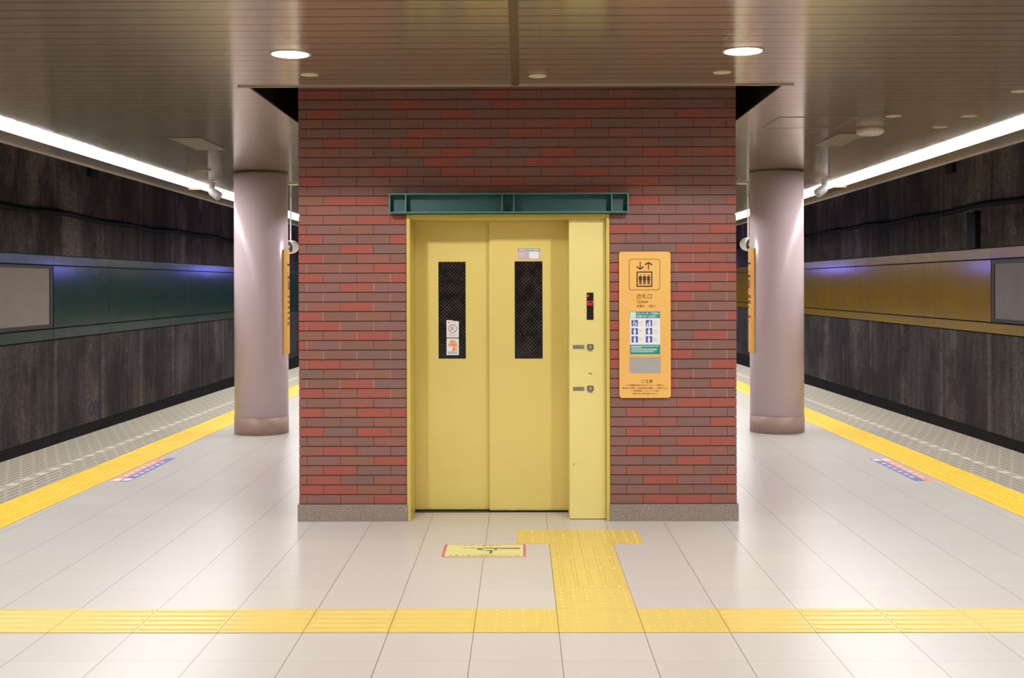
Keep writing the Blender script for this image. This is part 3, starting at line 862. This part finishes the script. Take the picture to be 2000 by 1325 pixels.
def block(parent, x0, x1, y0, y1, style):
    g = 0.0016
    mb = MB().box(x0 + g, x1 - g, y0 + g, y1 - g, 0.0004, TZ)
    if style == 'dots':
        nx = max(1, round((x1 - x0) / 0.0667)); ny = max(1, round((y1 - y0) / 0.0667))
        for i in range(nx):
            for j in range(ny):
                dome(mb, x0 + (i + 0.5) * (x1 - x0) / nx, y0 + (j + 0.5) * (y1 - y0) / ny, TZ)
    elif style == 'across':
        for j in range(5):
            yy = y0 + (0.13 + 0.185 * j) * (y1 - y0)
            bar(mb, x0 + 0.012, x1 - 0.012, yy - 0.013, yy + 0.013, TZ)
    elif style == 'along':
        for i in range(5):
            xx = x0 + (0.12 + 0.19 * i) * (x1 - x0)
            bar(mb, xx - 0.0125, xx + 0.0125, y0 + 0.012, y1 - 0.012, TZ)
    return mb.build('tile', M['tactile'], parent)
path = thing('tactile_path', 'yellow tactile paving line running straight across the floor in the foreground', 'tactile paving', (0, 5.63, 0))
for i in range(-9, 9):
    x0, x1 = TX + i * T, TX + (i + 1) * T
    x0, x1 = max(x0, -3.46), min(x1, 3.46)
    block(path, x0, x1, TY + T, TY + 2 * T, 'dots' if i in (-1, 0, 1) else 'across')
branch = thing('tactile_branch', 'T-shaped yellow tactile paving leading up to the elevator doorway', 'tactile paving', (0.37, 6.6, 0))
x0, x1 = TX, TX + T
for y0, y1, st in ((TY + 2 * T, TY + 3 * T, 'dots'), (TY + 3 * T, 6.632, 'along'), (6.632, 6.905, 'along'), (6.905, 7.288, 'along')):
    block(branch, x0, x1, y0, y1, st)
block(branch, -0.029, 0.3685, 7.289, 7.692, 'dots')
block(branch, 0.3685, 0.767, 7.289, 7.692, 'dots')
for s, lab in ((-1, 'long yellow dotted safety strip along the left platform edge'), (1, 'long yellow dotted safety strip along the right platform edge')):
    t = thing('safety_strip', lab, 'tactile paving', (s * 3.6, 9, 0), 'yellow strips along the platform edges')
    a, b = (lambda y: s * (inner(y) + 0.002)), (lambda y: s * (outer(y) - 0.002))
    ribbon((lambda y: min(a(y), b(y))), (lambda y: max(a(y), b(y))), -0.02, 0.003).build('strip_base', M['tactile_edge'], t)
    mb = MB()
    yy = 6.0
    while yy < 26:
        w = outer(yy)
        for r_ in range(5):
            dome(mb, s * (w - 0.030 - 0.058 * r_), yy, 0.003, 0.014, 0.005, 7)
        bar(mb, min(s * (inner(yy) + 0.012), s * (inner(yy) + 0.045)), max(s * (inner(yy) + 0.012), s * (inner(yy) + 0.045)), yy - 0.027, yy + 0.027 + 0.002, 0.003, 0.004)
        yy += 0.058
    o = mb.build('raised_pattern', M['tactile_edge'], t); o['kind'] = 'stuff'

# ------------------------------------------------------------ stickers on the floor
F0 = ((0, 0, 0.0004), (1, 0, 0), (0, 1, 0))
F1 = ((0, 0, 0.0013), (1, 0, 0), (0, 1, 0))
fs_ = tag(MB().prism(rrect(-0.480, 0.027, 6.935, 7.277, 0.022), 0.0009, F0).build('floor_sticker', M['pink_border']),
          'pale lime wheelchair floor sticker with a pink border before the elevator', 'sticker')
MB().prism(rrect(-0.462, 0.010, 6.945, 7.267, 0.006), 0.0004, F1).build('sticker_face', M['lime'], fs_)
F2 = ((0, 0, 0.0018), (1, 0, 0), (0, 1, 0))
MB().prism([(-0.375, 7.168), (-0.01, 7.140), (-0.01, 7.178), (-0.375, 7.171)][::1], 0.0003, F2).build('slope_wedge', plain('slope_brown', (0.28, 0.17, 0.07), 0.5), fs_)
m = MB()
wx, wy = -0.212, 7.085
m.ring([(wx + 0.062 * math.cos(a), wy + 0.045 + 0.04 * math.sin(a)) for a in [PI * (-0.25 + 1.35 * i / 18) for i in range(19)]][::1],
       [(wx + 0.053 * math.cos(a), wy + 0.045 + 0.033 * math.sin(a)) for a in [PI * (-0.25 + 1.35 * i / 18) for i in range(19)]], 0.0003, F2)
m.prism(rrect(wx + 0.020, wx + 0.034, wy - 0.045, wy + 0.020, 0.005), 0.0003, F2)
m.prism([(wx - 0.002, wy + 0.008), (wx + 0.026, wy + 0.008), (wx + 0.026, wy + 0.020), (wx - 0.002, wy + 0.020)], 0.0003, F2)
m.prism([(wx - 0.052, wy + 0.052), (wx - 0.022, wy + 0.024), (wx - 0.014, wy + 0.032), (wx - 0.046, wy + 0.062)], 0.0003, F2)
m.prism(circle(wx + 0.022, wy - 0.055, 0.009, 14), 0.0003, F2)
m.build('wheelchair_mark', M['lime_ink'], fs_)
text('lettering', 'ホームには傾斜があります', 0.055, M['rose_ink'], fs_, (-0.008, 6.995, 0.0019), rot=(0, 0, PI), width=0.43)
text('lettering', 'ご注意ください', 0.035, M['rose_ink'], fs_, (-0.13, 7.247, 0.0019), rot=(0, 0, PI), width=0.27)

def side_sticker(x0, x1, y0, y1, white_near, label, skew):
    t = thing('queue_sticker', label, 'sticker', ((x0 + x1) / 2, (y0 + y1) / 2, 0), 'queue stickers beside the platform edges')
    xm = (x0 + x1) / 2
    inner_is_left = x0 > 0
    for (a, b, mt, nm) in ((x0, xm, 'violet' if inner_is_left else 'salmon', 'sticker_half'), (xm, x1, 'salmon' if inner_is_left else 'violet', 'sticker_half')):
        f = lambda xx, yy: xx + skew * (yy - y0)
        MB().prism([(f(a, y0), y0), (f(b, y0), y0), (f(b, y1), y1), (f(a, y1), y1)], 0.0008, F0).build(nm, M[mt], t)
        m = MB()
        w = b - a
        ya, yb = (y0 + 0.03, y0 + 0.15) if white_near else (y1 - 0.15, y1 - 0.03)
        m.prism([(f(a + 0.12 * w, ya), ya), (f(b - 0.12 * w, ya), ya), (f(b - 0.12 * w, yb), yb), (f(a + 0.12 * w, yb), yb)], 0.0004, F1)
        m.build('white_field', M['white'], t)
        for i in range(6):
            yc = (y0 + 0.30 + 0.145 * i) if white_near else (y1 - 0.30 - 0.145 * i)
            c0, c1 = f(a + 0.22 * w, yc), f(b - 0.22 * w, yc)
            m = MB()
            for q in range(3):
                m.box(c0 + 0.006 * (q % 2), c1 - 0.006 * ((q + 1) % 2), yc - 0.030 + 0.024 * q, yc - 0.018 + 0.024 * q, 0.0013, 0.0017)
            m.box((c0 + c1) / 2 - 0.007, (c0 + c1) / 2 + 0.007, yc - 0.04, yc + 0.04, 0.0013, 0.00165)
            m.build('white_character', M['white'], t)
side_sticker(-3.430, -3.262, 9.63, 10.93, True, 'blue and orange floor sticker beside the left yellow safety strip', 0.004)
side_sticker(3.246, 3.418, 9.594, 10.83, False, 'blue and orange floor sticker beside the right yellow safety strip', -0.006)

# ------------------------------------------------------------ small fittings on the ceiling
def disc(name, x, y, r, h, mat, label, cat, group='small round smoke detectors on the ceiling'):
    o = MB().lathe([(r * 0.72, -h), (r * 0.95, -h * 0.75), (r, -0.0005)], (x, y, ZC), seg=32).build(name, mat)
    return tag(o, label, cat, group)
disc('smoke_detector', -1.243, 6.836, 0.055, 0.004, M['cap'], 'small cream smoke detector just behind the left downlight', 'smoke detector')
disc('smoke_detector', 0.103, 6.884, 0.055, 0.012, M['cap'], 'small dim smoke detector just right of the centre seam', 'smoke detector')
disc('smoke_detector', 1.186, 6.817, 0.055, 0.004, M['cap'], 'small cream smoke detector just behind the right downlight', 'smoke detector')
disc('smoke_detector', 2.767, 8.629, 0.058, 0.004, M['cap'], 'small cream smoke detector nearer than the large pale dome', 'smoke detector')
disc('smoke_detector', 3.334, 9.247, 0.058, 0.004, M['cap'], 'small cream smoke detector farther from the camera, close to the right light strip', 'smoke detector')
disc('smoke_detector', 3.333, 8.644, 0.058, 0.004, M['cap'], 'small cream smoke detector nearer the camera, close to the right light strip', 'smoke detector')
disc('smoke_detector', 3.235, 7.53, 0.058, 0.004, M['cap'], 'small cream smoke detector at the right border of the photo', 'smoke detector')
disc('ceiling_dome', 2.795, 9.30, 0.108, 0.055, M['pale_plastic'], 'large pale oval ceiling dome above and right of the right column', 'dome', None)
disc('ceiling_plate', -3.433, 12.45, 0.11, 0.016, M['hatch'], 'shallow round ceiling plate beside the left ceiling camera', 'plate', None)
disc('ceiling_plate', -2.78, 14.2, 0.085, 0.014, M['pale_plastic'], 'shallow round ceiling plate glimpsed between the left column and the tower', 'plate', None)
disc('ceiling_plate', 2.74, 14.3, 0.085, 0.014, M['pale_plastic'], 'shallow round ceiling plate glimpsed between the tower and the right column', 'plate', None)
def hatch(x0, x1, y0, y1, label):
    t = thing('ceiling_hatch', label, 'hatch', ((x0 + x1) / 2, (y0 + y1) / 2, ZC), 'ceiling hatches')
    MB().box(x0, x1, y0, y1, ZC - 0.004, ZC - 0.0005).build('hatch_panel', M['hatch'], t)
    g = 0.012
    MB().ring([(x0 - g, y0 - g), (x1 + g, y0 - g), (x1 + g, y1 + g), (x0 - g, y1 + g)][::-1], [(x0, y0), (x1, y0), (x1, y1), (x0, y1)][::-1], -0.0025, ((0, 0, ZC - 0.0005), (1, 0, 0), (0, 1, 0))).build('hatch_rim', M['dark_trim'], t)
hatch(-2.955, -2.690, 9.72, 10.59, 'narrow ceiling hatch above and left of the left column')
hatch(2.635, 2.890, 9.61, 10.45, 'narrow ceiling hatch beside the large pale ceiling dome')
t = thing('access_panel', 'wide shallow ceiling access panel above the right column', 'hatch', (2.2, 8.96, ZC))
MB().ring([(1.925, 8.66), (2.515, 8.66), (2.515, 9.265), (1.925, 9.265)][::-1], [(1.932, 8.667), (2.508, 8.667), (2.508, 9.258), (1.932, 9.258)][::-1], -0.003, ((0, 0, ZC - 0.0005), (1, 0, 0), (0, 1, 0))).build('panel_rim', M['trim'], t)
MB().box(1.933, 2.507, 8.668, 9.257, ZC - 0.0022, ZC - 0.0005).build('panel_face', M['ceiling'], t)

def ceiling_camera(x, y, s, label):
    t = thing('ceiling_camera', label, 'camera', (x, y, ZC), 'bent-arm cameras under the ceiling')
    MB().lathe([(0.066, -0.014), (0.072, -0.010), (0.072, -0.0005)], (x, y, ZC), seg=32).build('mounting_plate', M['pale_plastic'], t)
    MB().tube([(x, y, ZC - 0.0142), (x, y, ZC - 0.09), (x + s * 0.004, y, ZC - 0.125), (x + s * 0.014, y - 0.005, ZC - 0.15)], 0.036, 24).build('stem', M['grey_plastic'], t)
    d = Vector((s * 0.78, -0.18, -0.55)).normalized()
    MB().lathe([(0.036, -0.05), (0.049, -0.03), (0.053, 0.0), (0.055, 0.085), (0.05, 0.094)], (x + s * 0.025, y - 0.01, ZC - 0.142), axis=d, seg=32).build('housing', M['grey_plastic'], t)
ceiling_camera(-3.655, 13.72, 1, 'grey bent-arm ceiling camera before the left light strip, beside the left column')
ceiling_camera(3.555, 13.60, -1, 'grey bent-arm ceiling camera before the right light strip, beside the right column')

def hanging_speaker(x, y, zc, s, label):
    t = thing('hanging_speaker', label, 'speaker', (x, y, ZC), 'white speakers hanging on rods')
    MB().tube([(x, y, ZC - 0.0005), (x, y, zc + 0.085)], 0.011, 14).build('rod', M['white_plastic'], t)
    d = Vector((s * 0.62, -0.78, -0.12)).normalized()
    b = (x - d.x * 0.03, y - d.y * 0.03, zc)
    MB().lathe([(0.02, -0.085), (0.06, -0.07), (0.088, -0.03), (0.097, 0.02), (0.095, 0.062), (0.084, 0.066), (0.078, 0.045)], b, axis=d, seg=40).build('housing', M['white_plastic'], t)
    MB().lathe([(0.077, 0.046), (0.05, 0.052), (0.02, 0.058)], b, axis=d, seg=40).build('grille', M['grille'], t)
    MB().lathe([(0.028, 0.0585), (0.012, 0.066)], b, axis=d, seg=24).build('grille_centre', M['grey_plastic'], t)
hanging_speaker(-3.27, 16.5, 2.176, -1, 'white round speaker hanging on a rod between the left column and the tower')
hanging_speaker(3.225, 16.5, 2.195, 1, 'white round speaker hanging on a rod between the tower and the right column')

# ------------------------------------------------------------ bands and boards on the tunnel walls
def band(s, zb, zl, zu, zt, mat, label, blabel, bmat, bz0, bz1, btop):
    t = thing('wall_band', label, 'wall panel', (s * (W - 0.02), 25, zb))
    xs = sorted((s * (W - 0.004), s * (W - 0.045)))
    xl = sorted((s * (W - 0.004), s * (W - 0.055)))
    yj = [-14 + 0.0] + [20.2 - 2.74 * i for i in range(12, 0, -1)] + [20.2 + 2.74 * i for i in range(0, 15)] + [Y1 - 0.02]
    for a, b in zip(yj[:-1], yj[1:]):
        if b - a < 0.1: continue
        a, b = a + 0.006, b - 0.006
        if not (14.6 < a < 20.1):
            MB().box(xs[0], xs[1], a, b, zl + 0.012, zu - 0.012).build('panel', mat, t)
        MB().box(xl[0], xl[1], a, b, zu + 0.012, zt).build('upper_rail', mat, t)
        MB().box(xl[0], xl[1], a, b, zb, zl - 0.012).build('lower_rail', mat, t)
    xb = sorted((s * (W - 0.002), s * (W - 0.004)))
    MB().box(min(s * W, s * (W - 0.003)), max(s * W, s * (W - 0.003)), Y0, Y1 - 0.02, zb - 0.02, zt + 0.02).build('backing', M['cable'], t)
    q = thing('advert_board', blabel, 'board', (s * (W - 0.03), 17.5, bz0))
    xf = sorted((s * (W - 0.004), s * (W - 0.06)))
    xp = sorted((s * (W - 0.004), s * (W - 0.045)))
    MB().box(xp[0], xp[1], 14.95, 20.03, bz0, bz1).build('board_face', bmat, q)
    m = MB()
    for a, b, c, d in ((14.85, 20.13, bz1, btop), (14.85, 20.13, zl + 0.012, bz0), (14.85, 14.95, bz0, bz1), (20.03, 20.13, bz0, bz1)):
        m.box(xf[0], xf[1], a, b, c, d)
    m.build('board_frame', M['board_frame'], q)
band(-1, 0.70, 0.885, 1.985, 2.15, M['green_panel'], 'dark green enamel panel band along the left tunnel wall',
     'blank beige advertising board in the green band at the left border', M['board'], 0.965, 1.925, 1.972)
band(1, 0.765, 0.945, 2.045, 2.235, M['yellow_panel'], 'mustard yellow enamel panel band along the right tunnel wall',
     'blank grey-brown advertising board in the yellow band at the right border', M['board_dark'], 1.02, 1.965, 2.03)
def cable(s, z, label):
    pts = []
    yy = -13.5
    while yy < 61:
        pts.append((s * (W - 0.075), yy, z + 0.018 * math.sin(yy * 1.9) + 0.02 * math.sin(yy * 0.7)))
        yy += 0.5
    t = tag(MB().tube(pts, 0.046, 8).build('cable', M['cable']), label, 'cable')
cable(-1, 2.885, 'black cable running along the left tunnel wall above the green band')
cable(1, 2.98, 'black cable running along the right tunnel wall above the yellow band')
tag(MB().box(W - 0.10, W - 0.001, 20.75, 21.15, 2.26, 2.91).build('conduit_box', M['cable']), 'dark upright conduit box on the right tunnel wall under the cable', 'box')
tag(MB().box(W - 0.08, W - 0.001, 21.9, 22.25, 3.72, 3.92).build('junction_box', M['cable']), 'small dark junction box high on the right tunnel wall', 'box')
tag(MB().box(-W + 0.001, -W + 0.08, 21.9, 22.3, 3.70, 3.90).build('junction_box', M['cable']), 'small dark junction box high on the left tunnel wall', 'box')
m = MB()
for i in range(3):
    c = circle(22.1 + 0.22 * i, -0.72, 0.10, 20); c2 = circle(22.1 + 0.22 * i, -0.72, 0.07, 20)
    m.ring([(a, (b + 0.72) * 1.35 - 0.72) for a, b in c], [(a, (b + 0.72) * 1.35 - 0.72) for a, b in c2], 0.001, ((-W + 0.0005, 0, 0), (0, 1, 0), (0, 0, 1)))
m.build('painted_number', plain('faded_blue_paint', (0.03, 0.025, 0.07), 0.7), wl)
